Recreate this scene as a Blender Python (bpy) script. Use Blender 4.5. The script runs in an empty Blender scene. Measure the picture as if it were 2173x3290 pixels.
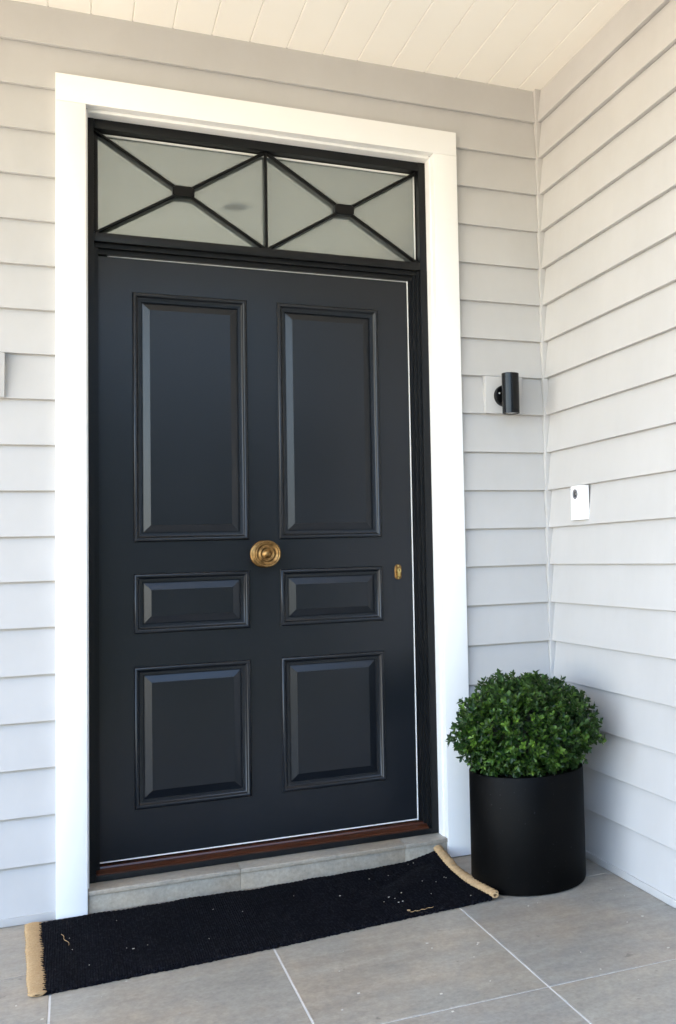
import bpy, bmesh, math, random
from mathutils import Vector, Matrix
random.seed(7)
sc = bpy.context.scene
COL = sc.collection

# ---------------------------------------------------------------- camera, sky, sun, exposure
cam_d = bpy.data.cameras.new('camera')
cam = bpy.data.objects.new('camera', cam_d); COL.objects.link(cam)
cam_d.sensor_fit = 'HORIZONTAL'; cam_d.sensor_width = 36.0
cam_d.lens = 36.0 * 3352.014 / 2173.0
cam_d.shift_x = -700.715 / 2173.0
cam_d.shift_y = -66.182 / 2173.0
cam_d.clip_start = 0.05; cam_d.clip_end = 3000
r_ = Vector((0.90693606, -0.42031989, -0.02825188)); u_ = Vector((0.00130721, -0.06425562, 0.99793262)); f_ = Vector((0.42126627, 0.90509801, 0.05772629))
M = Matrix((r_, u_, -f_)).transposed().to_4x4(); M.translation = (0.04457, -3.78682, 1.13032)
cam.matrix_world = M
sc.camera = cam

SUN_EL = math.radians(52)
SUN_AZ_VEC = Vector((-0.99, -0.12, 0)).normalized()          # horizontal direction towards the sun
world = bpy.data.worlds.new('World'); sc.world = world; world.use_nodes = True
wn = world.node_tree.nodes; wn.clear()
sky = wn.new('ShaderNodeTexSky'); sky.sky_type = 'NISHITA'; sky.sun_disc = False
sky.sun_elevation = SUN_EL
sky.sun_rotation = math.atan2(SUN_AZ_VEC.x, SUN_AZ_VEC.y)
sky.air_density = 1.0; sky.dust_density = 0.7; sky.ozone_density = 1.3
bg = wn.new('ShaderNodeBackground'); bg.inputs['Strength'].default_value = 0.13
wo = wn.new('ShaderNodeOutputWorld')
world.node_tree.links.new(sky.outputs[0], bg.inputs[0]); world.node_tree.links.new(bg.outputs[0], wo.inputs[0])
sun_d = bpy.data.lights.new('sun', 'SUN'); sun_d.energy = 3.6; sun_d.angle = math.radians(0.53); sun_d.color = (1.0, 0.94, 0.84)
sun = bpy.data.objects.new('sun', sun_d); COL.objects.link(sun)
to_sun = Vector((SUN_AZ_VEC.x * math.cos(SUN_EL), SUN_AZ_VEC.y * math.cos(SUN_EL), math.sin(SUN_EL)))
sun.rotation_euler = to_sun.to_track_quat('Z', 'Y').to_euler()
sun.location = to_sun * 20
sc.view_settings.view_transform = 'Standard'; sc.view_settings.look = 'None'
sc.view_settings.exposure = 3.2; sc.view_settings.gamma = 1.0; sc.view_settings.use_curve_mapping = False
sc.render.engine = 'CYCLES'
sc.cycles.max_bounces = 12; sc.cycles.diffuse_bounces = 7; sc.cycles.glossy_bounces = 5

# ---------------------------------------------------------------- measured layout (metres; wall face y=0, floor z=0)
XR = 1.7677; ZC = 3.0166
Z = [2.8797, 2.7288, 2.5789, 2.4257, 2.2735, 2.1237, 1.9747, 1.8266, 1.6779, 1.5267, 1.3766, 1.2276, 1.0816, 0.9324, 0.7805, 0.6309, 0.4823, 0.3319, 0.1795, 0.0250]
YC = -0.015
XOL, XIL, XIR, XOR = -0.003, 0.090, 1.3171, 1.4115
ZOT, ZIT = 2.7796, 2.6856
YF = 0.078
XFL, XFR, ZFT = 0.0955, 1.3117, 2.6764
XPL, XPR, ZPT, ZPB, ZTB = 0.1159, 1.2840, 2.6433, 2.2762, 2.2451
YD = 0.133
XDL, XDR, ZDT, ZDB = 0.1290, 1.2431, 2.2069, 0.1262
ZST = 0.074
X_LEFT = -3.4; Y_FRONT = -2.9

# ---------------------------------------------------------------- helpers
def box(bm, x0, x1, y0, y1, z0, z1):
    v = [bm.verts.new((x, y, z)) for x in (x0, x1) for y in (y0, y1) for z in (z0, z1)]
    for q in ((0, 1, 3, 2), (4, 6, 7, 5), (0, 4, 5, 1), (2, 3, 7, 6), (0, 2, 6, 4), (1, 5, 7, 3)):
        bm.faces.new([v[i] for i in q])
def bevel(bm, w, seg=2):
    bmesh.ops.bevel(bm, geom=bm.edges[:], offset=w, segments=seg, affect='EDGES', profile=0.6)
def link(name, me, mat, parent=None):
    o = bpy.data.objects.new(name, me); COL.objects.link(o)
    if mat is not None and len(me.materials) == 0: me.materials.append(mat)
    if parent is not None: o.parent = parent
    return o
def obj(name, bm, mat, parent=None, smooth=None):
    bmesh.ops.recalc_face_normals(bm, faces=bm.faces[:])
    me = bpy.data.meshes.new(name); bm.to_mesh(me); bm.free()
    if smooth is not None:
        for p in me.polygons: p.use_smooth = True
        me.set_sharp_from_angle(angle=math.radians(smooth))
    return link(name, me, mat, parent)
def bx(name, mat, parent, x0, x1, y0, y1, z0, z1, bv=0.0, seg=2):
    bm = bmesh.new(); box(bm, x0, x1, y0, y1, z0, z1)
    if bv: bevel(bm, bv, seg)
    return obj(name, bm, mat, parent, 40 if bv else None)
def thing(name, label, cat, loc=(0, 0, 0), group=None):
    o = bpy.data.objects.new(name, None); COL.objects.link(o); o.location = loc
    o.empty_display_size = 0.1
    o['label'] = label; o['category'] = cat
    if group: o['group'] = group
    return o
def tag(o, label, cat): o['label'] = label; o['category'] = cat; return o
def prism_x(name, mat, parent, prof, x0, x1, smooth=None):        # profile [(y,z)] swept along x
    bm = bmesh.new()
    a = [bm.verts.new((x0, y, z)) for y, z in prof]; b = [bm.verts.new((x1, y, z)) for y, z in prof]
    n = len(prof)
    for i in range(n): bm.faces.new((a[i], a[(i + 1) % n], b[(i + 1) % n], b[i]))
    bm.faces.new(a); bm.faces.new(b[::-1])
    return obj(name, bm, mat, parent, smooth)
def prism_y(name, mat, parent, prof, y0, y1, smooth=None):        # profile [(x,z)] swept along y
    bm = bmesh.new()
    a = [bm.verts.new((x, y0, z)) for x, z in prof]; b = [bm.verts.new((x, y1, z)) for x, z in prof]
    n = len(prof)
    for i in range(n): bm.faces.new((a[i], a[(i + 1) % n], b[(i + 1) % n], b[i]))
    bm.faces.new(a); bm.faces.new(b[::-1])
    return obj(name, bm, mat, parent, smooth)
def prism_z(name, mat, parent, prof, z0, z1, smooth=None):        # profile [(x,y)] swept along z
    bm = bmesh.new()
    a = [bm.verts.new((x, y, z0)) for x, y in prof]; b = [bm.verts.new((x, y, z1)) for x, y in prof]
    n = len(prof)
    for i in range(n): bm.faces.new((a[i], a[(i + 1) % n], b[(i + 1) % n], b[i]))
    bm.faces.new(a); bm.faces.new(b[::-1])
    return obj(name, bm, mat, parent, smooth)
def lathe(bm, prof, org, axis='Z', seg=48, cap=True):             # prof [(r, h)]
    rings = []
    for r, h in prof:
        ring = []
        for i in range(seg):
            t = 2 * math.pi * i / seg; a, b = r * math.cos(t), r * math.sin(t)
            p = {'Z': (a, b, h), 'Y': (a, -h, b), 'X': (-h, a, b)}[axis]      # h runs up, towards -y, towards -x
            ring.append(bm.verts.new((org[0] + p[0], org[1] + p[1], org[2] + p[2])))
        rings.append(ring)
    for A, B in zip(rings, rings[1:]):
        for i in range(seg): bm.faces.new((A[i], A[(i + 1) % seg], B[(i + 1) % seg], B[i]))
    if cap:
        bm.faces.new(rings[0]); bm.faces.new(rings[-1])
def rings(bm, x0, x1, z0, z1, prof, cap=False):                   # mitred picture-frame rings, prof [(inset, y)]
    R = []
    for d, y in prof:
        R.append([bm.verts.new(p) for p in ((x0 + d, y, z0 + d), (x1 - d, y, z0 + d), (x1 - d, y, z1 - d), (x0 + d, y, z1 - d))])
    for A, B in zip(R, R[1:]):
        for i in range(4): bm.faces.new((A[i], A[(i + 1) % 4], B[(i + 1) % 4], B[i]))
    if cap: bm.faces.new(R[-1])

# ---------------------------------------------------------------- materials
class NT:
    def __init__(s, name):
        s.m = bpy.data.materials.new(name); s.m.use_nodes = True; s.t = s.m.node_tree; s.t.nodes.clear()
        s.out = s.n('ShaderNodeOutputMaterial'); s.b = s.n('ShaderNodeBsdfPrincipled'); s.l(s.b.outputs[0], s.out.inputs[0])
    def n(s, t, **k):
        x = s.t.nodes.new(t)
        for a, v in k.items(): setattr(x, a, v)
        return x
    def l(s, a, b): s.t.links.new(a, b)
    def set(s, **k):
        for a, v in k.items():
            i = s.b.inputs[a.replace('_', ' ')]
            i.default_value = v if not (isinstance(v, tuple) and len(v) == 3) else (*v, 1)
        return s
    def coord(s, kind='Object', scale=(1, 1, 1)):
        c = s.n('ShaderNodeTexCoord'); m = s.n('ShaderNodeMapping'); m.inputs['Scale'].default_value = scale
        s.l(c.outputs[kind], m.inputs[0]); return m.outputs[0]
    def pos(s, scale=(1, 1, 1)):
        g = s.n('ShaderNodeNewGeometry'); m = s.n('ShaderNodeMapping'); m.inputs['Scale'].default_value = scale
        s.l(g.outputs['Position'], m.inputs[0]); return m.outputs[0]
    def noise(s, vec, scale, detail=4, rough=.55):
        x = s.n('ShaderNodeTexNoise'); x.inputs['Scale'].default_value = scale; x.inputs['Detail'].default_value = detail; x.inputs['Roughness'].default_value = rough
        s.l(vec, x.inputs['Vector']); return x.outputs['Fac']
    def ramp(s, fac, stops):
        r = s.n('ShaderNodeValToRGB'); s.l(fac, r.inputs[0])
        e = r.color_ramp.elements
        while len(e) < len(stops): e.new(0.5)
        for el, (p, c) in zip(e, stops): el.position = p; el.color = (*c, 1)
        return r.outputs[0]
    def mix(s, fac, a, b, mode='MIX'):
        x = s.n('ShaderNodeMix', data_type='RGBA', blend_type=mode)
        if isinstance(fac, (int, float)): x.inputs[0].default_value = fac
        else: s.l(fac, x.inputs[0])
        for i, v in ((6, a), (7, b)):
            if isinstance(v, tuple): x.inputs[i].default_value = (*v, 1)
            else: s.l(v, x.inputs[i])
        return x.outputs[2]
    def bump(s, h, strength, dist):
        b = s.n('ShaderNodeBump'); b.inputs['Strength'].default_value = strength; b.inputs['Distance'].default_value = dist
        s.l(h, b.inputs['Height']); s.l(b.outputs[0], s.b.inputs['Normal']); return b
    def rgh(s, fac, a, b):
        r = s.n('ShaderNodeMapRange'); r.inputs['To Min'].default_value = a; r.inputs['To Max'].default_value = b
        s.l(fac, r.inputs[0]); s.l(r.outputs[0], s.b.inputs['Roughness'])

def paint(name, col, rough, var=.03, bump=.06, scale=3.0, spec=.5):
    k = NT(name).set(Specular_IOR_Level=spec); v = k.pos()
    n1 = k.noise(v, scale, 3); n2 = k.noise(v, 260, 2)
    c0 = tuple(max(0, c * (1 - var)) for c in col); c1 = tuple(c * (1 + var) for c in col)
    k.l(k.ramp(n1, [(.3, c0), (.7, c1)]), k.b.inputs['Base Color'])
    k.rgh(n1, rough * .88, rough * 1.12); k.bump(n2, bump, .001)
    return k.m
def mk_wall():
    m = paint('wall_paint', (.468, .457, .447), .55, .03)
    k = NT.__new__(NT); k.m = m; k.t = m.node_tree
    b = [n for n in k.t.nodes if n.type == 'BSDF_PRINCIPLED'][0]; src = b.inputs['Base Color'].links[0].from_socket
    sm = k.noise(k.pos((1, 1, .45)), 7, 5, .7); sp = k.noise(k.pos(), 42, 2, .5)
    c = k.mix(.6, src, k.ramp(sm, [(.25, (.94, .935, .925)), (.6, (1.01, 1.01, 1.01))]), 'MULTIPLY')
    c = k.mix(.5, c, k.ramp(sp, [(.17, (.62, .6, .56)), (.20, (1, 1, 1))]), 'MULTIPLY')
    k.l(c, b.inputs['Base Color']); return m
M_WALL = mk_wall()
M_WHITE = paint('white_trim_paint', (.83, .825, .81), .38, .01, .04)
M_CEIL = paint('ceiling_paint', (.92, .885, .815), .6, .012)
M_BLACK = paint('black_frame_paint', (.006, .0064, .0072), .36, .1, .008, spec=.25)
M_DOOR = paint('door_paint', (.0064, .0080, .0110), .29, .10, .05, spec=.42)
M_BAR = paint('black_bar_paint', (.0025, .0025, .0027), .4, .1, .02, spec=.2)
M_SEAL = paint('white_seal', (.8, .79, .76), .5, .01)
M_SHEATH = paint('sheathing', (.25, .24, .22), .8, .05)

def mk_glass():
    k = NT('reflective_glass').set(Base_Color=(.104, .115, .112), Roughness=.4, IOR=1.5)
    gl = k.n('ShaderNodeBsdfGlossy'); gl.inputs['Color'].default_value = (.76, .85, .86, 1); gl.inputs['Roughness'].default_value = .055
    mx = k.n('ShaderNodeMixShader'); mx.inputs[0].default_value = .30
    k.l(k.b.outputs[0], mx.inputs[1]); k.l(gl.outputs[0], mx.inputs[2]); k.l(mx.outputs[0], k.out.inputs[0])
    return k.m
M_GLASS = mk_glass()
def mk_wood():
    k = NT('stained_sill_timber'); v = k.pos((1.2, 30, 30))
    n = k.noise(v, 9, 5, .65)
    k.l(k.ramp(n, [(.25, (.014, .0045, .002)), (.55, (.055, .0145, .0055)), (.8, (.12, .037, .012))]), k.b.inputs['Base Color'])
    k.rgh(n, .22, .38); k.bump(n, .12, .001); return k.m
M_WOOD = mk_wood()
def mk_brass(name, col, dark, rough):
    k = NT(name).set(Metallic=1.0); v = k.pos(); n = k.noise(v, 55, 4, .6)
    k.l(k.ramp(n, [(.3, dark), (.62, col)]), k.b.inputs['Base Color']); k.rgh(n, rough, rough * 1.35)
    return k.m
M_BRONZE = mk_brass('antique_brass', (.30, .175, .066), (.10, .055, .021), .33)
M_BRASS = mk_brass('polished_brass', (.66, .49, .19), (.5, .35, .12), .25)
M_STEEL = mk_brass('steel', (.7, .7, .7), (.5, .5, .5), .25)

def mk_tile():
    k = NT('porcelain_tile')
    oi = k.n('ShaderNodeObjectInfo')
    g = k.n('ShaderNodeNewGeometry')
    add = k.n('ShaderNodeVectorMath', operation='MULTIPLY_ADD')
    rv = k.n('ShaderNodeCombineXYZ')
    for i in range(3): k.l(oi.outputs['Random'], rv.inputs[i])
    add.inputs[1].default_value = (37, 53, 11)
    k.l(rv.outputs[0], add.inputs[0]); k.l(g.outputs['Position'], add.inputs[2])
    v = add.outputs[0]
    st = k.n('ShaderNodeMapping'); st.inputs['Scale'].default_value = (1.1, 6.5, 1); k.l(v, st.inputs[0])
    n1 = k.noise(st.outputs[0], 2.6, 7, .62); n2 = k.noise(v, 3.2, 5, .6); n3 = k.noise(v, 70, 5, .7); n4 = k.noise(v, 24, 3, .5)
    base = k.ramp(n1, [(.2, (.270, .240, .198)), (.5, (.325, .291, .243)), (.8, (.380, .344, .290))])
    warm = k.ramp(n2, [(.4, (.9, .96, 1.0)), (.66, (1.12, 1.02, .90))])
    c = k.mix(.6, base, warm, 'MULTIPLY')
    fine = k.ramp(n3, [(.3, (.74, .74, .74)), (.7, (1.2, 1.2, 1.2))])
    c = k.mix(.85, c, fine, 'MULTIPLY')
    n5 = k.noise(v, 13, 6, .7); c = k.mix(.5, c, k.ramp(n5, [(.3, (.80, .80, .82)), (.7, (1.16, 1.15, 1.13))]), 'MULTIPLY')
    pits = k.ramp(n4, [(.235, (.45, .44, .42)), (.29, (1, 1, 1))])
    c = k.mix(.7, c, pits, 'MULTIPLY')
    tint = k.ramp(oi.outputs['Random'], [(0, (.94, .95, .97)), (1, (1.06, 1.03, .98))])
    c = k.mix(1.0, c, tint, 'MULTIPLY')
    k.l(c, k.b.inputs['Base Color']); k.rgh(n3, .34, .52); k.bump(n3, .08, .002)
    return k.m
M_TILE = mk_tile()
M_GROUT = paint('pale_grout', (.70, .69, .665), .85, .06, .2, 20)
def mk_ground():
    k = NT('pale_paving'); v = k.pos(); n = k.noise(v, .6, 6); n2 = k.noise(v, 40, 4)
    c = k.mix(.5, k.ramp(n, [(.3, (.42, .335, .235)), (.7, (.52, .43, .31))]), k.ramp(n2, [(.3, (.40, .325, .235)), (.7, (.52, .435, .325))]))
    k.l(c, k.b.inputs['Base Color']); k.set(Roughness=.9); k.bump(n2, .3, .01); return k.m
M_GROUND = mk_ground()
def mk_pot():
    k = NT('black_planter'); v = k.pos(); n = k.noise(v, 7, 5, .6); n2 = k.noise(v, 160, 3, .6)
    k.l(k.ramp(n, [(.3, (.0011, .0011, .0012)), (.7, (.0030, .0027, .0024))]), k.b.inputs['Base Color'])
    n3 = k.noise(v, 120, 2, .5); src = k.b.inputs['Base Color'].links[0].from_socket
    k.l(k.mix(k.ramp(n3, [(.70, (0, 0, 0)), (.76, (.5, .5, .5))]), src, (.05, .05, .05)), k.b.inputs['Base Color']); k.set(Specular_IOR_Level=.07)
    k.rgh(n, .38, .58); k.bump(n2, .15, .002)
    return k.m
M_POT = mk_pot()
def mk_leaf():
    k = NT('boxwood_leaf')
    g = k.n('ShaderNodeNewGeometry'); oi = k.n('ShaderNodeObjectInfo')
    a = k.n('ShaderNodeAttribute'); a.attribute_name = 'tip'
    c = k.ramp(g.outputs['Random Per Island'], [(.0, (.005, .018, .003)), (.45, (.011, .038, .005)), (.8, (.024, .068, .008)), (1, (.048, .100, .010))])
    c = k.mix(a.outputs['Fac'], c, (.13, .235, .028))
    b = k.n('ShaderNodeNewGeometry')
    c = k.mix(b.outputs['Backfacing'], c, (.045, .085, .025))
    k.l(c, k.b.inputs['Base Color']); k.set(Roughness=.40, Specular_IOR_Level=.28, Subsurface_Weight=0.0)
    tr = k.n('ShaderNodeBsdfTranslucent'); k.l(c, tr.inputs[0]); mx = k.n('ShaderNodeMixShader'); mx.inputs[0].default_value = .15
    k.l(k.b.outputs[0], mx.inputs[1]); k.l(tr.outputs[0], mx.inputs[2]); k.l(mx.outputs[0], k.out.inputs[0])
    return k.m
M_LEAF = mk_leaf()
M_TWIG = paint('shaded_twig', (.012, .014, .007), .8, .3, .3, 60)
M_SOIL = paint('soil', (.02, .015, .011), .9, .4, .5, 50)
def mk_mat():
    k = NT('black_woven_mat')
    v = k.coord('Object'); w = k.n('ShaderNodeTexWave', wave_type='BANDS', bands_direction='X'); w.inputs['Scale'].default_value = 48; w.inputs['Distortion'].default_value = 2.2; w.inputs['Detail'].default_value = 2; w.inputs['Detail Scale'].default_value = 3
    k.l(v, w.inputs[0])
    w2 = k.n('ShaderNodeTexWave', wave_type='BANDS', bands_direction='Y'); w2.inputs['Scale'].default_value = 62; w2.inputs['Distortion'].default_value = 3.0; w2.inputs['Detail'].default_value = 2
    k.l(v, w2.inputs[0])
    n = k.noise(k.coord('Object', (1, .35, 1)), 150, 4, .75); n2 = k.noise(v, 5, 4, .6)
    m = k.n('ShaderNodeMath', operation='MULTIPLY'); k.l(w.outputs['Fac'], m.inputs[0]); k.l(w2.outputs['Fac'], m.inputs[1])
    c = k.ramp(n, [(.3, (.0014, .0014, .0019)), (.52, (.0058, .0060, .0082)), (.75, (.026, .026, .030))])
    c = k.mix(.55, c, k.ramp(n2, [(.3, (.7, .7, .8)), (.7, (1.25, 1.2, 1.2))]), 'MULTIPLY')
    k.l(c, k.b.inputs['Base Color']); k.set(Roughness=.95, Specular_IOR_Level=.06)
    ad = k.n('ShaderNodeMath', operation='ADD'); k.l(m.outputs[0], ad.inputs[0]); k.l(n, ad.inputs[1])
    k.bump(ad.outputs[0], .8, .006); return k.m
M_MAT = mk_mat()
def mk_jute():
    k = NT('jute_binding'); v = k.coord('Object'); n = k.noise(v, 90, 5, .65); n2 = k.noise(v, 500, 3, .6)
    c = k.mix(.4, k.ramp(n, [(.3, (.30, .185, .085)), (.7, (.46, .31, .16))]), k.ramp(n2, [(.3, (.25, .15, .07)), (.7, (.52, .37, .21))]))
    k.l(c, k.b.inputs['Base Color']); k.set(Roughness=.9, Specular_IOR_Level=.15); k.bump(n2, .5, .002); return k.m
M_JUTE = mk_jute()
def plain(name, col, rough, **kw):
    k = NT(name).set(Base_Color=col, Roughness=rough, **kw); return k.m
M_LAMP = paint('black_lamp_metal', (.003, .003, .0034), .22, .1, .02, spec=.25)
M_LENS = plain('lamp_lens', (.55, .53, .48), .2, Coat_Weight=1.0)
M_BELL = plain('white_plastic', (.86, .86, .86), .35)
M_RINGG = plain('grey_ring', (.16, .155, .17), .3)
M_DARKLENS = plain('camera_lens', (.012, .014, .016), .08, Coat_Weight=1.0)
M_PRINT = plain('grey_print', (.22, .22, .23), .6)
M_LINT = plain('pale_lint', (.55, .5, .42), .9)

# ---------------------------------------------------------------- ground and porch floor
bm = bmesh.new(); box(bm, -700, 700, -700, 700, -0.6, -0.12)
g = obj('ground', bm, M_GROUND); g['kind'] = 'structure'
bm = bmesh.new(); box(bm, X_LEFT, XR + .02, Y_FRONT - .3, .2, -.119, -.0022)
floor = obj('porch_floor', bm, M_GROUT); floor['kind'] = 'structure'
gx = [X_LEFT - .2] ; x = -0.0116
xs = [-0.0096 - .592 * k for k in range(7, 0, -1)] + [-0.0096, .5769, 1.1713, XR + .012]
ys = [.05, -.4623, -1.2359, -2.0095, -2.7831, Y_FRONT - .31]
GW = .0028
for i in range(len(xs) - 1):
    for j in range(len(ys) - 1):
        x0, x1 = max(xs[i], X_LEFT), xs[i + 1]; y1, y0 = ys[j], ys[j + 1]
        if x1 - x0 < .05: continue
        bm = bmesh.new(); box(bm, x0 + GW, x1 - GW, y0 + GW, y1 - GW, -.010, 0.0)
        bmesh.ops.bevel(bm, geom=[e for e in bm.edges if all(v.co.z > -.001 for v in e.verts)], offset=.0009, segments=1, affect='EDGES')
        obj('tile', bm, M_TILE, floor)

def mk_added_planting():
    k = NT('added_planting_leaves'); v = k.pos(); n = k.noise(v, 9, 6, .7)
    k.l(k.ramp(n, [(.3, (.035, .045, .032)), (.55, (.09, .105, .075)), (.8, (.165, .18, .13))]), k.b.inputs['Base Color']); k.set(Roughness=.7); k.bump(n, 1.0, .15); return k.m
bm = bmesh.new(); hr = random.Random(2)
for i in range(170):                                    # unseen foliage mass, added to darken what the door mirrors
    x = -2.2 + (i % 85) * .3 + hr.uniform(-.4, .4); y = -13 + hr.uniform(-1.2, 1.2); rad = hr.uniform(1.0, 1.8); zz = hr.uniform(.2, 3.9)
    r0 = bmesh.ops.create_icosphere(bm, subdivisions=3, radius=rad)
    for v in r0['verts']:
        d = v.co.normalized(); v.co = Vector((x, y, zz)) + v.co * (1 + .16 * math.sin(9 * d.x + i) * math.sin(8 * d.y + 2 * i) + hr.uniform(-.08, .08))
def mk_added_lawn():
    k = NT('added_lawn_grass'); v = k.pos(); n = k.noise(v, 30, 6, .7)
    k.l(k.ramp(n, [(.3, (.022, .030, .018)), (.7, (.060, .075, .042))]), k.b.inputs['Base Color']); k.set(Roughness=.9, Specular_IOR_Level=.1); k.bump(n, 1.0, .05); return k.m
lw = bmesh.new(); box(lw, -4.5, 26, -60, -3.7, -.2, -.112); lw = obj('added_lawn', lw, mk_added_lawn()); lw['kind'] = 'structure'  # unseen dark lawn, added so the lower door mirrors less bright paving
hg = obj('added_planting', bm, mk_added_planting()); hg['kind'] = 'stuff'

# ---------------------------------------------------------------- porch ceiling (tongue and groove boards, V joints)
ceil = bpy.data.objects.new('porch_ceiling', None); COL.objects.link(ceil); ceil['kind'] = 'structure'
pitch = .1323
edges = []; x = 1.6949
while x > X_LEFT: edges.append(x); x -= pitch
edges = sorted(edges + [X_LEFT - .05, XR + .03])
V = .0032
for a, b in zip(edges, edges[1:]):
    prof = [(a + .0003, ZC + .02), (a + .0003, ZC + V), (a + V, ZC), (b - V, ZC), (b - .0003, ZC + V), (b - .0003, ZC + .02)]
    prism_y('ceiling_board', M_CEIL, ceil, prof, Y_FRONT, .03)
bx('roof_deck', M_SHEATH, ceil, X_LEFT - .3, XR + 4.0, Y_FRONT - .35, 6.0, ZC + .021, ZC + .25)
bx('fascia_board', M_WHITE, ceil, X_LEFT - .3, XR + .3, Y_FRONT - .03, Y_FRONT - .002, ZC - .08, ZC + .02, .002)

# ---------------------------------------------------------------- front wall of bevel-back weatherboards
def board_prof(z0, z1, sgn=1.0, base=0.0):
    # (offset outwards is negative): nose at 0, leans back .0135 at the next joint, runs on behind the next board
    L = .0180; t = .0158; h = z1 - z0
    s = L / h
    top = z1 + .018
    return [(base, z0 + .0012), (base + .0012, z0), (base + t, z0), (base + t + .018 * s + h * s, top), (base + (top - z0) * s, top)]
fw = thing('front_wall', 'pale grey weatherboard wall around the black front door', 'wall')
bx('sheathing', M_SHEATH, fw, X_LEFT, XOL + .06, .034, .25, -.11, ZC + .02)
bx('sheathing', M_SHEATH, fw, XOR - .06, XR + .2, .034, .25, -.11, ZC + .02)
bx('sheathing', M_SHEATH, fw, XOL + .06, XOR - .06, .034, .25, ZIT + .03, ZC + .02)
bx('sheathing', M_SHEATH, fw, XOL + .06, XOR - .06, .24, .3, -.11, ZIT + .03)  # added panel behind the door opening, stops light leaking in from behind
XE = XR - .0072
tops = [ZC + .01] + Z[:-1]
for i, z0 in enumerate(Z):
    z1 = tops[i]
    if i == 0: z1 = z0 + .15
    pr = board_prof(z0, z1)
    if i == 0: pr = [(y, min(z, ZC + .015)) for y, z in pr]
    if z0 > ZOT - .1:
        prism_x('weatherboard', M_WALL, fw, pr, X_LEFT, XE)
    else:
        prism_x('weatherboard', M_WALL, fw, pr, X_LEFT, XOL + .004)
        prism_x('weatherboard', M_WALL, fw, pr, XOR - .004, XE)
bx('base_strip', M_WALL, fw, X_LEFT, XOL + .004, -.006, .012, .0015, .0265, .0012)
bx('base_strip', M_WALL, fw, XOR - .004, XE - .0006, -.006, .012, .0015, .0265, .0012)
bx('corner_strip', M_WALL, fw, XR - .0066, XR + .024, -.0066, .024, .0015, ZC + .004, .0012)
bx('mounting_block', M_WALL, fw, 1.5085, 1.665, -.0135, .012, Z[8] + .0005, Z[7] - .003, .0012)
bx('mounting_block', M_WALL, fw, -.305, -.1515, -.0135, .012, Z[8] + .0005, Z[7] - .003, .0012)

# ---------------------------------------------------------------- side wall
sw = thing('side_wall', 'pale grey weatherboard wall on the right, behind the planter', 'wall', (0, 0, 0))
bx('sheathing', M_SHEATH, sw, XR + .034, XR + .25, Y_FRONT, .0, -.11, ZC + .02)
for i, z0 in enumerate(Z):
    z1 = z0 + .15 if i == 0 else Z[i - 1]
    pr = board_prof(z0, z1)
    if i == 0: pr = [(y, min(z, ZC + .015)) for y, z in pr]
    prism_y('weatherboard', M_WALL, sw, [(XR + y, z) for y, z in pr], Y_FRONT, -.0072)
bx('base_strip', M_WALL, sw, XR - .006, XR + .012, Y_FRONT, -.0075, .0015, .0265, .0012)
bx('corner_board', M_WHITE, sw, XR - .02, XR + .27, Y_FRONT - .03, Y_FRONT - .001, .0015, ZC + .02, .002)

# ---------------------------------------------------------------- white casing round the opening
cs = thing('door_casing', 'wide white painted casing framing the black door and its transom window', 'door trim')
YB = .026
bx('side_casing', M_WHITE, cs, XOL, XIL, YC, YB, .003, ZIT - .0004, .0016)
bx('side_casing', M_WHITE, cs, XIR, XOR, YC, YB, .003, ZIT - .0004, .0016)
bx('head_casing', M_WHITE, cs, XOL, XOR, YC, YB, ZIT, ZOT, .0016)
bx('reveal_liner', M_WHITE, cs, XOL + .04, XFL, YB + .0005, YF + .06, .003, ZIT - .0004, .001)
bx('reveal_liner', M_WHITE, cs, XFR, XOR - .04, YB + .0005, YF + .06, .003, ZIT - .0004, .001)
bx('reveal_liner', M_WHITE, cs, XFL + .0006, XFR - .0006, YB + .0005, YF + .06, ZFT, ZIT + .02, .001)

# ---------------------------------------------------------------- doorstep
ds = thing('doorstep', 'low grey tiled step under the black door, behind the mat', 'step')
bx('core', M_GROUT, ds, XIL + .001, XIR - .001, .006, .23, .0, ZST - .002)
sx = [XIL + .0008, .5690, 1.1542, XIR - .0008]
for a, b in zip(sx, sx[1:]):
    bx('tread_tile', M_TILE, ds, a + .0004, b - .0004, -.0095, .2, ZST - .0145, ZST, .0022)
    bx('riser_tile', M_TILE, ds, a + .0004, b - .0004, -.0015, .0055, .001, ZST - .0150, .0006)

# ---------------------------------------------------------------- black frame with transom window
fr = thing('door_frame', 'black painted door frame with a crossed-bar transom window over the door', 'door frame')
bm = bmesh.new()
# jambs as stepped sections
prism_z('jamb', M_BLACK, fr, [(XFL, YF), (XPL, YF), (XPL, .106), (XDL, .106), (XDL, .131), (XDL - .006, .131), (XDL - .006, .2), (XFL, .2)], .0755, ZFT)
prism_z('jamb', M_BLACK, fr, [(XFR, YF), (XPR, YF), (XPR, .0945), (XPR - .0105, .0945), (XPR - .0105, .1120), (XPR - .0215, .1120), (XPR - .0215, .1300), (XPR - .030, .1300), (XPR - .030, .2), (XFR, .2)], .0755, ZTB)
bx('jamb', M_BLACK, fr, XPR, XFR, YF, .2, ZTB + .0004, ZFT, .0008)
bx('head_rail', M_BLACK, fr, XPL + .0004, XPR - .0004, YF + .0004, .2, ZPT, ZFT - .0004, .001)
bx('transom_rail', M_BLACK, fr, XPL + .0004, XPR - .0004, YF + .0004, .2, ZTB, ZPB, .0012)
prism_x('door_stop', M_BLACK, fr, [(.102, ZTB + .002), (.102, ZTB - .0155), (.122, ZTB - .0155), (.122, ZDT + .0055), (.2, ZDT + .0055), (.2, ZTB + .002)], XPL + .001, XPR - .001)
bx('sill_plate', M_BLACK, fr, XPL + .0004, XPR - .0004, YF + .001, .15, .0757, .0948, .001)
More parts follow.
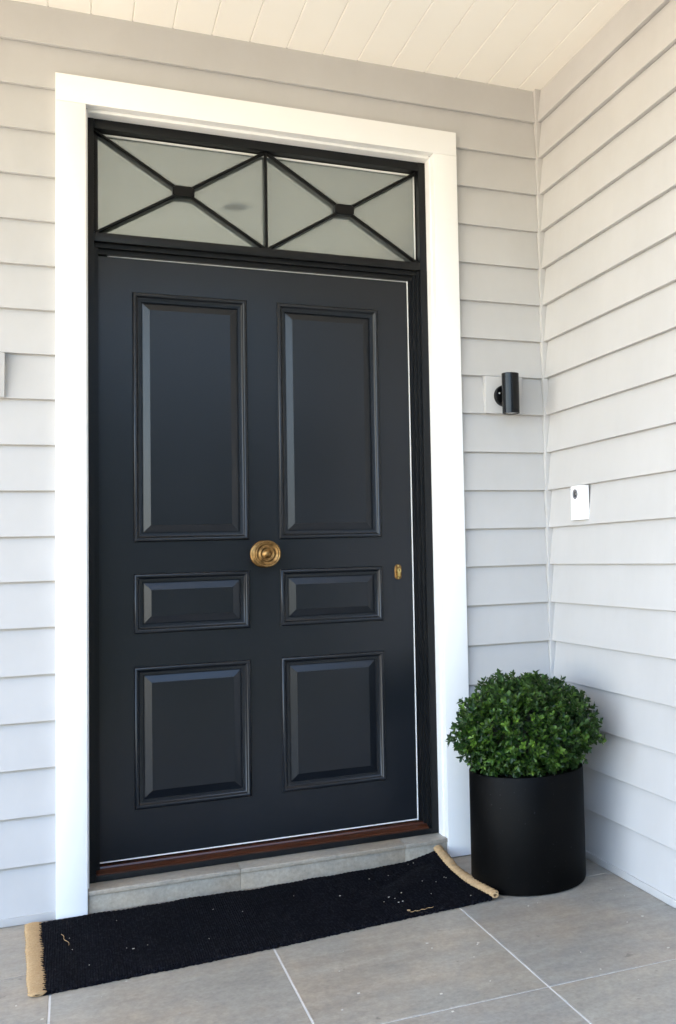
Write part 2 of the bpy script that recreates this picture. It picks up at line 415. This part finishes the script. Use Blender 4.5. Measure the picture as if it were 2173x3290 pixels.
prism_x('timber_sill', M_WOOD, fr, [(.081, .0953), (.0805, .1000), (.084, .1025), (.114, .1090), (.116, .1140), (.165, .1185), (.165, .0953)], XPL + .001, XPR - .011, 30)
# white weather seals
bx('weather_seal', M_SEAL, fr, XDR + .0016, XDR + .0046, YD - .0035, YD + .02, ZDB - .006, ZDT + .0045)
bx('weather_seal', M_SEAL, fr, XDL + .03, XDR + .0012, YD - .0030, YD + .02, ZDT + .0016, ZDT + .0030)
bx('weather_seal', M_SEAL, fr, XDL, XDR + .0012, YD - .0035, YD + .02, ZDB - .0042, ZDB - .0012)
bx('rebate_back', M_BLACK, fr, XDR + .0048, XPR - .028, YD + .004, YD + .03, ZDB - .02, ZTB - .002)
# transom window
YG = .122
tw = bx('glass_pane', M_GLASS, fr, XPL + .003, XPR - .003, YG, YG + .008, ZPB + .002, ZPT - .002)
tw['label'] = 'grey-green reflecting pane behind the crossed bars'
bx('glazing_bead', M_SEAL, fr, XPL + .004, XPR - .016, YG - .006, YG - .0005, ZPT - .0105, ZPT - .0045)
bx('glazing_bead', M_SEAL, fr, XPR - .0095, XPR - .0050, YG - .006, YG - .0005, ZPB + .006, ZPT - .012)
bx('glazing_bead', M_BAR, fr, XPL + .0005, XPL + .005, YG - .02, YG - .0005, ZPB + .001, ZPT - .001)
bx('glazing_bead', M_BAR, fr, XPL + .0005, XPR - .0005, YG - .012, YG - .0005, ZPB + .0005, ZPB + .005)
YBF = .094; YBB = .108
def bar(p, q, w, name='glazing_bar'):
    d = Vector((q[0] - p[0], q[1] - p[1])); L = d.length; d /= L; n = Vector((-d.y, d.x)) * (w / 2)
    bm = bmesh.new(); vs = []
    for y, kx in ((YBF, .55), (YBF + .004, 1.0), (YBB, 1.0)):
        for pt in (p, q):
            for s in (-1, 1): vs.append(bm.verts.new((pt[0] + n.x * s * kx, y, pt[1] + n.y * s * kx)))
    for a in (0, 4):
        bm.faces.new([vs[a + i] for i in (0, 2, 6, 4)]); bm.faces.new([vs[a + i] for i in (1, 5, 7, 3)])
        bm.faces.new([vs[a + i] for i in (0, 4, 5, 1)]); bm.faces.new([vs[a + i] for i in (2, 3, 7, 6)])
    bm.faces.new([vs[i] for i in (0, 1, 3, 2)]); bm.faces.new([vs[i] for i in (8, 10, 11, 9)])
    return obj(name, bm, M_BAR, fr)
XV = .7005
bosses = [(.4105, 2.4580), (.9920, 2.4590)]
bar((XV, ZPB + .001), (XV, ZPT - .001), .0105)
for (cx, cz), (l, r) in zip(bosses, ((XPL + .003, XV - .004), (XV + .004, XPR - .003))):
    for ex in (l, r):
        for ez in (ZPB + .002, ZPT - .002):
            sx_ = -1 if ex == l else 1; sz_ = -1 if ez < cz else 1
            bar((ex, ez), (cx + sx_ * .024, cz + sz_ * .013), .0115)
    bm = bmesh.new(); w, h, cch = .037, .0205, .007
    pts = [(-w, -h + cch), (-w + cch * 1.6, -h), (w - cch * 1.6, -h), (w, -h + cch), (w, h - cch), (w - cch * 1.6, h), (-w + cch * 1.6, h), (-w, h - cch)]
    A = [bm.verts.new((cx + a * .9, YBF - .006, cz + b * .9)) for a, b in pts]; B = [bm.verts.new((cx + a, YBF - .002, cz + b)) for a, b in pts]; C = [bm.verts.new((cx + a, YBB + .002, cz + b)) for a, b in pts]
    for P, Q in ((A, B), (B, C)):
        for i in range(8): bm.faces.new((P[i], P[(i + 1) % 8], Q[(i + 1) % 8], Q[i]))
    bm.faces.new(A); bm.faces.new(C[::-1])
    obj('boss', bm, M_BAR, fr)

# ---------------------------------------------------------------- front door
dr = thing('front_door', 'navy-black six-panel front door with a round brass knob in the middle', 'door')
PX = [(.2390, .6305), (.7390, 1.1245)]
PZ = [(.2862, .7725), (.8868, 1.0944), (1.2053, 2.0872)]
hx = sorted([XDL, XDR] + [v for a, b in PX for v in (a + .012, b - .012)])
hz = sorted([ZDB, ZDT] + [v for a, b in PZ for v in (a + .012, b - .012)])
bm = bmesh.new()
gv = {(i, j, k): bm.verts.new((x, y, z)) for i, x in enumerate(hx) for j, z in enumerate(hz) for k, y in enumerate((YD, YD + .04))}
NX, NZ = len(hx) - 1, len(hz) - 1
solid = lambda i, j: 0 <= i < NX and 0 <= j < NZ and not (i % 2 == 1 and j % 2 == 1)
for i in range(NX):
    for j in range(NZ):
        if not solid(i, j): continue
        for k in (0, 1): bm.faces.new([gv[a, b, k] for a, b in ((i, j), (i + 1, j), (i + 1, j + 1), (i, j + 1))])
        if not solid(i - 1, j): bm.faces.new([gv[i, j, 0], gv[i, j + 1, 0], gv[i, j + 1, 1], gv[i, j, 1]])
        if not solid(i + 1, j): bm.faces.new([gv[i + 1, j, 0], gv[i + 1, j + 1, 0], gv[i + 1, j + 1, 1], gv[i + 1, j, 1]])
        if not solid(i, j - 1): bm.faces.new([gv[i, j, 0], gv[i + 1, j, 0], gv[i + 1, j, 1], gv[i, j, 1]])
        if not solid(i, j + 1): bm.faces.new([gv[i, j + 1, 0], gv[i + 1, j + 1, 0], gv[i + 1, j + 1, 1], gv[i, j + 1, 1]])
obj('leaf', bm, M_DOOR, dr)
MOULD = [(0, .003), (0, -.005), (.0012, -.0085), (.004, -.0118), (.0078, -.0130), (.0112, -.0120), (.0140, -.0090), (.0165, -.0050), (.0195, -.0022), (.0215, -.0016), (.0218, .0006), (.0262, .0012), (.0266, .0036), (.0306, .0040), (.0308, .0125)]
PANEL = [(.0290, .0118), (.0312, .0116), (.0575, .0042), (.0577, .0020), (.0582, .0018)]
for (x0, x1) in PX:
    for (z0, z1) in PZ:
        bm = bmesh.new(); rings(bm, x0, x1, z0, z1, [(d, YD + y) for d, y in PANEL], cap=True)
        pn = obj('panel', bm, M_DOOR, dr)
        bm = bmesh.new(); rings(bm, x0, x1, z0, z1, [(d, YD + y) for d, y in MOULD])
        obj('moulding', bm, M_DOOR, pn, 50)
# knob
KX, KZ = .6825, 1.1523
bm = bmesh.new(); lathe(bm, [(.050, 0), (.050, .003), (.0475, .0062), (.044, .0075), (.040, .0072), (.036, .010), (.022, .013), (.019, .02)], (KX, YD, KZ), 'Y', 72)
rose = obj('rose', bm, M_BRONZE, dr, 40)
bm = bmesh.new()
lathe(bm, [(.016, .012), (.015, .03), (.017, .05), (.030, .062), (.0455, .069), (.0482, .0735), (.0482, .0762), (.0466, .0785), (.0440, .0790), (.0425, .0776), (.0410, .0772), (.0398, .0786), (.0385, .0790), (.0365, .0778), (.0330, .0748), (.0300, .0738), (.0285, .0748), (.0268, .0772), (.0245, .0786), (.0222, .0780), (.0205, .0758), (.0188, .0738), (.0168, .0736), (.0150, .0752), (.0120, .0785), (.0080, .0808), (.0040, .0818), (.0005, .0820)], (KX, YD, KZ), 'Y', 72)
obj('knob', bm, M_BRONZE, dr, 60)
# lock escutcheon
LX, LZ = 1.1865, 1.0700
bm = bmesh.new()
def stadium(bm, cx, cz, w, h, y0, y1, seg=12):
    def ring(y, ins):
        pts = []
        r = w / 2 - ins
        for i in range(seg + 1):
            t = math.pi * i / seg; pts.append((cx + r * math.cos(t), cz + (h / 2 - w / 2) + r * math.sin(t)))
        for i in range(seg + 1):
            t = math.pi + math.pi * i / seg; pts.append((cx + r * math.cos(t), cz - (h / 2 - w / 2) + r * math.sin(t)))
        return [bm.verts.new((a, y, b)) for a, b in pts]
    R = [ring(y1, 0), ring(y0 + .0015, 0), ring(y0, .0015)]
    n = len(R[0])
    for A, B in zip(R, R[1:]):
        for i in range(n): bm.faces.new((A[i], A[(i + 1) % n], B[(i + 1) % n], B[i]))
    bm.faces.new(R[-1]); bm.faces.new(R[0])
stadium(bm, LX, LZ, .0265, .0590, YD - .006, YD + .001)
esc = obj('lock_plate', bm, M_BRONZE, dr, 40)
bm = bmesh.new(); lathe(bm, [(.0088, 0), (.0088, .015), (.0080, .016)], (LX, YD - .0035, LZ + .0055), 'Y', 28)
cyl = obj('lock_cylinder', bm, M_BRASS, esc, 40)
bm = bmesh.new(); box(bm, LX - .0052, LX + .0052, YD - .0180, YD - .0035, LZ - .0175, LZ - .002); bevel(bm, .002)
obj('lock_body', bm, M_BRASS, esc, 40)
bm = bmesh.new(); box(bm, LX - .0012, LX + .0012, YD - .0202, YD - .019, LZ + .0025, LZ + .0105)
obj('keyhole', bm, M_BAR, esc)
for s in (-1, 1):
    bm = bmesh.new(); lathe(bm, [(.0034, 0), (.0030, .0016), (.001, .0022)], (LX, YD - .0058, LZ + s * .0232), 'Y', 16); obj('screw', bm, M_BRASS, esc, 40)

# ---------------------------------------------------------------- wall light
TX, TY, TZ = 1.5865, -.083, 1.7465
wl = thing('wall_light', 'black cylindrical up-and-down wall light beside the white casing', 'wall light', (0, 0, 0))
bm = bmesh.new(); lathe(bm, [(.0425, 0), (.0425, .016), (.0405, .019), (.0385, .0195)], (TX, -.0137, TZ), 'Y', 48)
bp = obj('back_plate', bm, M_LAMP, wl, 40)
bm = bmesh.new(); lathe(bm, [(.0035, 0), (.0033, .002), (.0018, .0035)], (TX - .026, -.0331, TZ + .008), 'Y', 14); obj('screw', bm, M_STEEL, bp, 50)
bx('bracket', M_LAMP, wl, TX - .014, TX + .014, TY + .025, -.030, TZ - .02, TZ + .02, .003)
bm = bmesh.new(); H = .0785; R = .0335
prof = [(R - .005, -H + .004), (R - .0045, -H), (R - .001, -H), (R, -H + .001), (R, -H + .0155), (R - .0008, -H + .016), (R - .0008, -H + .0172), (R, -H + .0177), (R, H - .0177), (R - .0008, H - .0172), (R - .0008, H - .016), (R, H - .0155), (R, H - .001), (R - .001, H), (R - .0045, H), (R - .005, H - .004)]
lathe(bm, prof, (TX, TY, TZ), 'Z', 56); body = obj('body', bm, M_LAMP, wl, 40)
for s in (-1, 1):
    bm = bmesh.new(); z = s * (H - .0032)
    lathe(bm, [(R - .0075, z - .0006), (R - .0075, z + .0006)], (TX, TY, TZ), 'Z', 40); obj('lens', bm, M_LENS, body, 40)

# ---------------------------------------------------------------- doorbell intercom on the side wall
db = thing('video_doorbell', 'white video doorbell with round camera on the right wall', 'doorbell')
BY0, BY1, BZ0, BZ1 = -.358, -.2400, 1.2465, 1.3730
BYC = (BY0 + BY1) / 2; BX = XR + .006
bm = bmesh.new(); N = 16; F = []; B = []
for i in range(N + 1):
    t = i / N; y = BY0 + (BY1 - BY0) * t; xx = XR - .0120 - .0120 * math.sin(math.pi * t) ** .8
    F.append((bm.verts.new((xx, y, BZ0)), bm.verts.new((xx, y, BZ1)))); B.append((bm.verts.new((BX, y, BZ0)), bm.verts.new((BX, y, BZ1))))
for i in range(N):
    bm.faces.new((F[i][0], F[i + 1][0], F[i + 1][1], F[i][1])); bm.faces.new((B[i][0], B[i][1], B[i + 1][1], B[i + 1][0]))
    bm.faces.new((F[i][0], B[i][0], B[i + 1][0], F[i + 1][0])); bm.faces.new((F[i][1], F[i + 1][1], B[i + 1][1], B[i][1]))
bm.faces.new((F[0][0], F[0][1], B[0][1], B[0][0])); bm.faces.new((F[-1][0], B[-1][0], B[-1][1], F[-1][1]))
obj('housing', bm, M_BELL, db, 30)
xf = XR - .0228
CY = BYC - .004
bm = bmesh.new(); lathe(bm, [(.0185, -.003), (.0185, .0025), (.0165, .0035), (.0115, .002)], (xf, CY, 1.3420), 'X', 40); rg = obj('camera_ring', bm, M_RINGG, db, 40)
bm = bmesh.new(); lathe(bm, [(.0112, .0016), (.0095, .0035), (.005, .0052), (.001, .0056)], (xf, CY, 1.3420), 'X', 32); obj('camera_lens', bm, M_DARKLENS, rg, 50)
bm = bmesh.new(); lathe(bm, [(.0100, -.002), (.0100, .0014), (.0090, .0016), (.0088, .0004)], (xf, CY + .002, 1.2695), 'X', 36); bt = obj('button_ring', bm, M_RINGG, db, 40)
bm = bmesh.new(); lathe(bm, [(.0086, -.002), (.0086, .0009), (.005, .0012)], (xf, CY + .002, 1.2695), 'X', 36); obj('button', bm, M_BELL, bt, 40)
def text_on_bell(s, size, y, z, xo):
    cu = bpy.data.curves.new('txt', 'FONT'); cu.body = s; cu.size = size; cu.align_x = 'CENTER'; cu.align_y = 'CENTER'; cu.extrude = .0001
    o = bpy.data.objects.new('txt', cu); COL.objects.link(o)
    dg = bpy.context.evaluated_depsgraph_get(); me = bpy.data.meshes.new_from_object(o.evaluated_get(dg)); bpy.data.objects.remove(o)
    mat = Matrix(((0, 0, -1), (-1, 0, 0), (0, 1, 0))).to_4x4(); mat.translation = (xo, y, z)
    me.transform(mat); return link('lettering', me, M_PRINT, db)
text_on_bell('alhua', .0068, BY1 - .014, BZ1 - .0095, XR - .0178)
for dz, ln, yy in ((0, .021, .006), (-.0052, .013, .004)):
    for q in range(5):
        if q == 2: continue
        w = ln / 6
        yq = CY + yy + (2 - q) * w * 1.15
        bm = bmesh.new(); box(bm, xf - .0016, xf + .002, yq - w * .45, yq + w * .45, 1.3060 + dz - .0006, 1.3060 + dz + .0006); obj('fine_print', bm, M_PRINT, db)

# ---------------------------------------------------------------- planter
PCX, PCY, PR, PH = 1.484, -.382, .199, .385
bm = bmesh.new()
lathe(bm, [(.002, .0), (PR - .012, .0), (PR - .003, .003), (PR, .012), (PR, PH - .004), (PR - .002, PH), (PR - .012, PH), (PR - .014, PH - .004), (PR - .014, PH - .05), (.002, PH - .05)], (PCX, PCY, .0005), 'Z', 96)
pot = obj('planter', bm, M_POT, None, 40); tag(pot, 'matte black cylindrical planter in the corner by the door', 'planter')
# ---------------------------------------------------------------- clipped boxwood
bush = thing('boxwood_shrub', 'round clipped green boxwood shrub growing from the black planter', 'shrub', (PCX, PCY, PH - .05))
BC = Vector((0, 0, .165))                 # centre above the bush origin (soil level)
def leaf_verts(L, W, curl):
    pts = [(0, 0, 0), (-W * .42, L * .30, .10 * W), (W * .42, L * .30, .10 * W), (0, L * .32, -.10 * W), (-W * .50, L * .66, .06 * W - curl * .35), (W * .50, L * .66, .06 * W - curl * .35), (0, L * .68, -.09 * W - curl * .35), (0, L, -curl)]
    faces = [(0, 3, 1), (0, 2, 3), (1, 3, 6, 4), (3, 2, 5, 6), (4, 6, 7), (6, 5, 7)]
    return pts, faces
def sprig(rng, fresh):
    V_, F_, T_ = [], [], []
    def add(m, L, W, curl, tip):
        p, f = leaf_verts(L, W, curl); o = len(V_)
        V_.extend([m @ Vector(q) for q in p]); F_.extend([tuple(i + o for i in q) for q in f]); T_.extend([tip] * len(p))
    stem = rng.uniform(.030, .042)
    lv = 4
    for k in range(lv):
        h = stem * (k / (lv - 1)) ** .8; n = 2 if k < lv - 1 else 3
        a0 = k * 1.57 + rng.uniform(-.3, .3)
        for j in range(n if k < lv - 1 else 4):
            a = a0 + j * (2 * math.pi / (n if k < lv - 1 else 4)) + rng.uniform(-.25, .25)
            tilt = (1.05 - .22 * k) if k < lv - 1 else rng.uniform(.45, .95)
            tilt += rng.uniform(-.2, .2)
            L = rng.uniform(.017, .0245) * (1 if k < lv - 1 else .92); W = L * rng.uniform(.46, .58)
            m = Matrix.Translation((0, 0, h)) @ Matrix.Rotation(a, 4, 'Z') @ Matrix.Rotation(math.pi / 2 - tilt, 4, 'X')
            add(m, L, W, rng.uniform(.0, .006), (fresh * rng.uniform(.3, 1.0) if k >= lv - 2 else fresh * .15))
    return V_, F_, T_
def mesh_from(name, V_, F_, T_):
    me = bpy.data.meshes.new(name); me.from_pydata([tuple(v) for v in V_], [], F_)
    at = me.attributes.new('tip', 'FLOAT', 'POINT'); at.data.foreach_set('value', T_)
    me.materials.append(M_LEAF); me.update(); return me
rng = random.Random(11)
variants = [sprig(rng, f) for f in (0, 0, 0, .1, .2, .3, .45, .6, .8, 1.0)]
vmesh = [mesh_from('leaf_sprig', *v) for v in variants]
def surf_r(d):
    # radius of the clipped head in unit direction d
    a = .246; up = .186; dn = .135
    c = up if d.z > 0 else dn
    r = 1 / math.sqrt((d.x ** 2 + d.y ** 2) / a ** 2 + d.z ** 2 / c ** 2)
    lump = 1 + .045 * math.sin(5.3 * d.x + 3.1 * d.z + 1.0) * math.cos(4.1 * d.y - 2.3 * d.z) + .03 * math.sin(11 * d.x + 9 * d.y + 7 * d.z)
    return r * lump
cam_dir = (cam.location - Vector((PCX, PCY, PH + .11))).normalized()
spr = []
def add_layer(n, f0, f1):
    for i in range(n):
        z = 1 - 2 * (i + .5) / n; ph = i * 2.399963 + rng.uniform(-.25, .25); rr = math.sqrt(max(0, 1 - z * z))
        d = Vector((rr * math.cos(ph), rr * math.sin(ph), z + rng.uniform(-.05, .05))).normalized()
        if d.z < -.80: continue
        k = rng.uniform(f0, f1); p = BC + d * surf_r(d) * k
        if p.z < .055 and math.hypot(p.x, p.y) < PR + .004: p.z = .055 + rng.uniform(0, .02)
        n_ = Vector((d.x / .258 ** 2, d.y / .258 ** 2, d.z / .165 ** 2)).normalized()
        out = (n_ * .75 + Vector((0, 0, .35)) + Vector([rng.uniform(-.6, .6) for _ in range(3)])).normalized()
        spr.append((p, out, d, k))
add_layer(900, .88, 1.02); add_layer(420, .72, .88); add_layer(240, .58, .74)
for i in range(46):                                    # stray shoots
    d = Vector((rng.uniform(-1, 1), rng.uniform(-1, 1), rng.uniform(-.15, 1))).normalized(); k = rng.uniform(1.02, 1.075)
    spr.append((BC + d * surf_r(d) * k, (d + Vector((0, 0, .3))).normalized(), d, k))
spr.sort(key=lambda s: -(s[2].dot(cam_dir) + 1.2 * s[3]))
SV, SF, ST = [], [], []
for i, (p, out, d, k) in enumerate(spr):
    q = out.to_track_quat('Z', 'Y').to_matrix().to_4x4()
    # keep clear of the side wall and casing
    wx = PCX + p.x
    if wx > XR - .040: p.x = XR - .040 - PCX
    m = Matrix.Translation(p - out * .026) @ q @ Matrix.Rotation(rng.uniform(0, 6.28), 4, 'Z') @ Matrix.Scale(rng.uniform(.85, 1.12), 4)
    vi = min(9, int(abs(rng.gauss(0, 4.4)))) if k > .86 else rng.randrange(3)
    if i < 300:
        o = bpy.data.objects.new('leaf_sprig', vmesh[vi]); COL.objects.link(o); o.parent = bush; o.matrix_local = m
    else:
        V_, F_, T_ = variants[vi]; off = len(SV)
        SV.extend([m @ v for v in V_]); SF.extend([tuple(a + off for a in f) for f in F_]); ST.extend(T_)
fo = link('foliage', mesh_from('foliage', SV, SF, ST), M_LEAF, bush); fo['kind'] = 'stuff'
bm = bmesh.new()
bmesh.ops.create_icosphere(bm, subdivisions=4, radius=1)
for v in bm.verts:
    d = v.co.normalized(); v.co = BC + d * surf_r(d) * (.60 + .06 * math.sin(17 * d.x + 5 * d.y) * math.sin(13 * d.y + 9 * d.z))
    v.co.z = max(v.co.z, .004)
obj('shaded_twig_core', bm, M_TWIG, bush)  # solid stand-in for twigs, coloured dark for the shade between leaves
bm = bmesh.new(); lathe(bm, [(.001, .0012), (PR - .016, .0012), (PR - .03, .006), (.001, .010)], (0, 0, 0), 'Z', 32); obj('soil', bm, M_SOIL, bush)

# ---------------------------------------------------------------- doormat
mat_ = thing('doormat', 'long black woven doormat with tan bound ends, before the step', 'doormat')
BL, BR, FR, FL = Vector((-.054, -.045)), Vector((1.262, -.018)), Vector((1.280, -.540)), Vector((-.026, -.650))
def mat_xy(s, t):      # s 0..1 left-right, t 0..1 back-front
    a = BL.lerp(BR, s); b = FL.lerp(FR, s); p = a.lerp(b, t)
    p.y += .006 * math.sin(s * 9.0) * (1 - t) + .005 * math.sin(s * 7 + 2) * t + .010 * math.sin(math.pi * s) * (t - .5) * -1
    p.x += (.004 * math.sin(t * 5 + 1) - .007 * math.sin(math.pi * t) + .006 * t) * s
    return p
def mat_z(s, t):
    z = .0105 + .0022 * math.sin(s * 21 + t * 3) * math.sin(t * 7 + s * 4) + .001 * math.sin(s * 60)
    lift = max(0, (s - .86) / .14) ** 1.5 * max(0, 1 - t / .35) ** 1.3
    return z + .026 * lift + .005 * max(0, (s - .93) / .07)
NS, NTT = 300, 110
bm = bmesh.new(); rr = random.Random(3)
top = [[None] * (NTT + 1) for _ in range(NS + 1)]
for i in range(NS + 1):
    for j in range(NTT + 1):
        s, t = i / NS, j / NTT
        p = mat_xy(s, t); z = mat_z(s, t) + .0011 * math.sin(i * 1.9 + .5 * math.sin(j)) * (1 if j % 2 else -1) + rr.uniform(-.0005, .0005)
        if j in (0, NTT): p.y += rr.uniform(-.0035, .0035); z -= .004
        top[i][j] = bm.verts.new((p.x, p.y, z))
for i in range(NS):
    for j in range(NTT): bm.faces.new((top[i][j], top[i][j + 1], top[i + 1][j + 1], top[i + 1][j]))
per = [top[i][0] for i in range(NS + 1)] + [top[NS][j] for j in range(1, NTT + 1)] + [top[i][NTT] for i in range(NS - 1, -1, -1)] + [top[0][j] for j in range(NTT - 1, 0, -1)]
low = [bm.verts.new((v.co.x, v.co.y, max(.0008, v.co.z - .0095))) for v in per]
for a in range(len(per)):
    b = (a + 1) % len(per); bm.faces.new((per[a], low[a], low[b], per[b]))
bm.faces.new(low)
obj('woven_field', bm, M_MAT, mat_, 60)
def binding(s, rx, rz, ridges, lift, ox):
    bm = bmesh.new(); n = ridges * 5; seg = 14; R_ = []
    rb = random.Random(5)
    ph = rb.random()
    for i in range(n + 1):
        t = -.008 + 1.018 * i / n
        p = mat_xy(s, min(max(t, 0), 1)); p.y -= (t - min(max(t, 0), 1)) * .5
        z0 = mat_z(s, min(max(t, 0), 1))
        m = 1 + .17 * math.sin(2 * math.pi * (i / 5) + .8 * math.sin(i * .37)) + rb.uniform(-.03, .03) + .05 * math.sin(i * .09)
        if i in (0, n): m *= .82
        ring = []
        for k in range(seg):
            a = 2 * math.pi * k / seg
            x = p.x + ox + rx * m * math.cos(a); z = max(.0006, z0 - .0085 + lift + rz * m * (1 + math.sin(a)))
            ring.append(bm.verts.new((x, p.y, z)))
        R_.append(ring)
    for A, B in zip(R_, R_[1:]):
        for k in range(seg): bm.faces.new((A[k], A[(k + 1) % seg], B[(k + 1) % seg], B[k]))
    for ring, sg in ((R_[0], 1), (R_[-1], -1)):                 # hollow rolled ends
        c = sum((v.co for v in ring), Vector()) / seg
        inner = [bm.verts.new(c + (v.co - c) * .5) for v in ring]; deep = [bm.verts.new(v.co + Vector((0, .012 * (-1 if sg == 1 else 1), 0))) for v in inner]
        for k in range(seg):
            bm.faces.new((ring[k], ring[(k + 1) % seg], inner[(k + 1) % seg], inner[k])); bm.faces.new((inner[k], inner[(k + 1) % seg], deep[(k + 1) % seg], deep[k]))
        bm.faces.new(deep)
    return obj('end_binding', bm, M_JUTE, mat_, 70)
binding(0.0, .0215, .0055, 40, 0, -.013)
binding(1.0, .0150, .0105, 27, .001, .011)
# loose threads and lint on the mat
def thread(pts, r):
    bm = bmesh.new(); prev = None
    for i, p in enumerate(pts):
        ring = [bm.verts.new((p[0] + r * math.cos(a), p[1] + r * math.sin(a) * .6, p[2] + r * math.sin(a))) for a in (0, 2.1, 4.2)]
        if prev:
            for k in range(3): bm.faces.new((prev[k], prev[(k + 1) % 3], ring[(k + 1) % 3], ring[k]))
        prev = ring
    return obj('loose_thread', bm, M_JUTE, mat_)
def mpt(s, t, dz=.003): p = mat_xy(s, t); return (p.x, p.y, mat_z(s, t) + dz)
thread([mpt(.046 + .006 * math.sin(k * 1.3) * .4 + .0018 * k, .28 + .022 * k) for k in range(9)], .0010)
thread([mpt(.793 + .004 * k, .955 + .006 * math.sin(k * 1.5), .002) for k in range(16)], .0008)
thread([mpt(.792 + .004 * math.cos(k), .935 + .010 * math.sin(k), .004) for k in range(7)], .0011)
bm = bmesh.new(); rl = random.Random(21)
for i in range(30):
    s, t = rl.uniform(.03, .97), rl.uniform(.05, .95)
    if rl.random() < .4: s = rl.gauss(.82, .07); t = rl.uniform(.2, .8); s = min(.97, max(.03, s))
    p = mpt(s, t, .0012); w = rl.choice((.0006, .0008, .0010, .0016)); l = w * rl.uniform(1, 2)
    box(bm, p[0] - l, p[0] + l, p[1] - w, p[1] + w, p[2] - .0006, p[2] + .001)
li = obj('lint', bm, M_LINT, mat_); li['kind'] = 'stuff'
bm = bmesh.new()
for i in range(46):
    x, y = rl.uniform(-.3, 1.75), rl.uniform(-1.5, -.62)
    w = rl.choice((.001, .0012, .0018, .0026)); box(bm, x - w * rl.uniform(1, 2), x + w, y - w, y + w, .0001, .0016)
gr = obj('floor_grit', bm, M_LINT, floor); gr['kind'] = 'stuff'

# ---------------------------------------------------------------- downlight in the porch ceiling (seen mirrored in the transom glass)
dl = thing('ceiling_downlight', 'round recessed downlight mirrored as a faint oval in the transom glass', 'downlight', (0, 0, 0))
bm = bmesh.new(); lathe(bm, [(.074, .0), (.074, -.004), (.070, -.006), (.062, -.004), (.059, .0)], (.8378, -1.637, ZC - .0002), 'Z', 40, cap=False); obj('trim_ring', bm, M_WHITE, dl, 40)
bm = bmesh.new(); lathe(bm, [(.0588, -.0008), (.02, -.0012), (.001, -.0012)], (.8378, -1.637, ZC - .0002), 'Z', 40, cap=False); obj('lens', bm, M_RINGG, dl, 40)
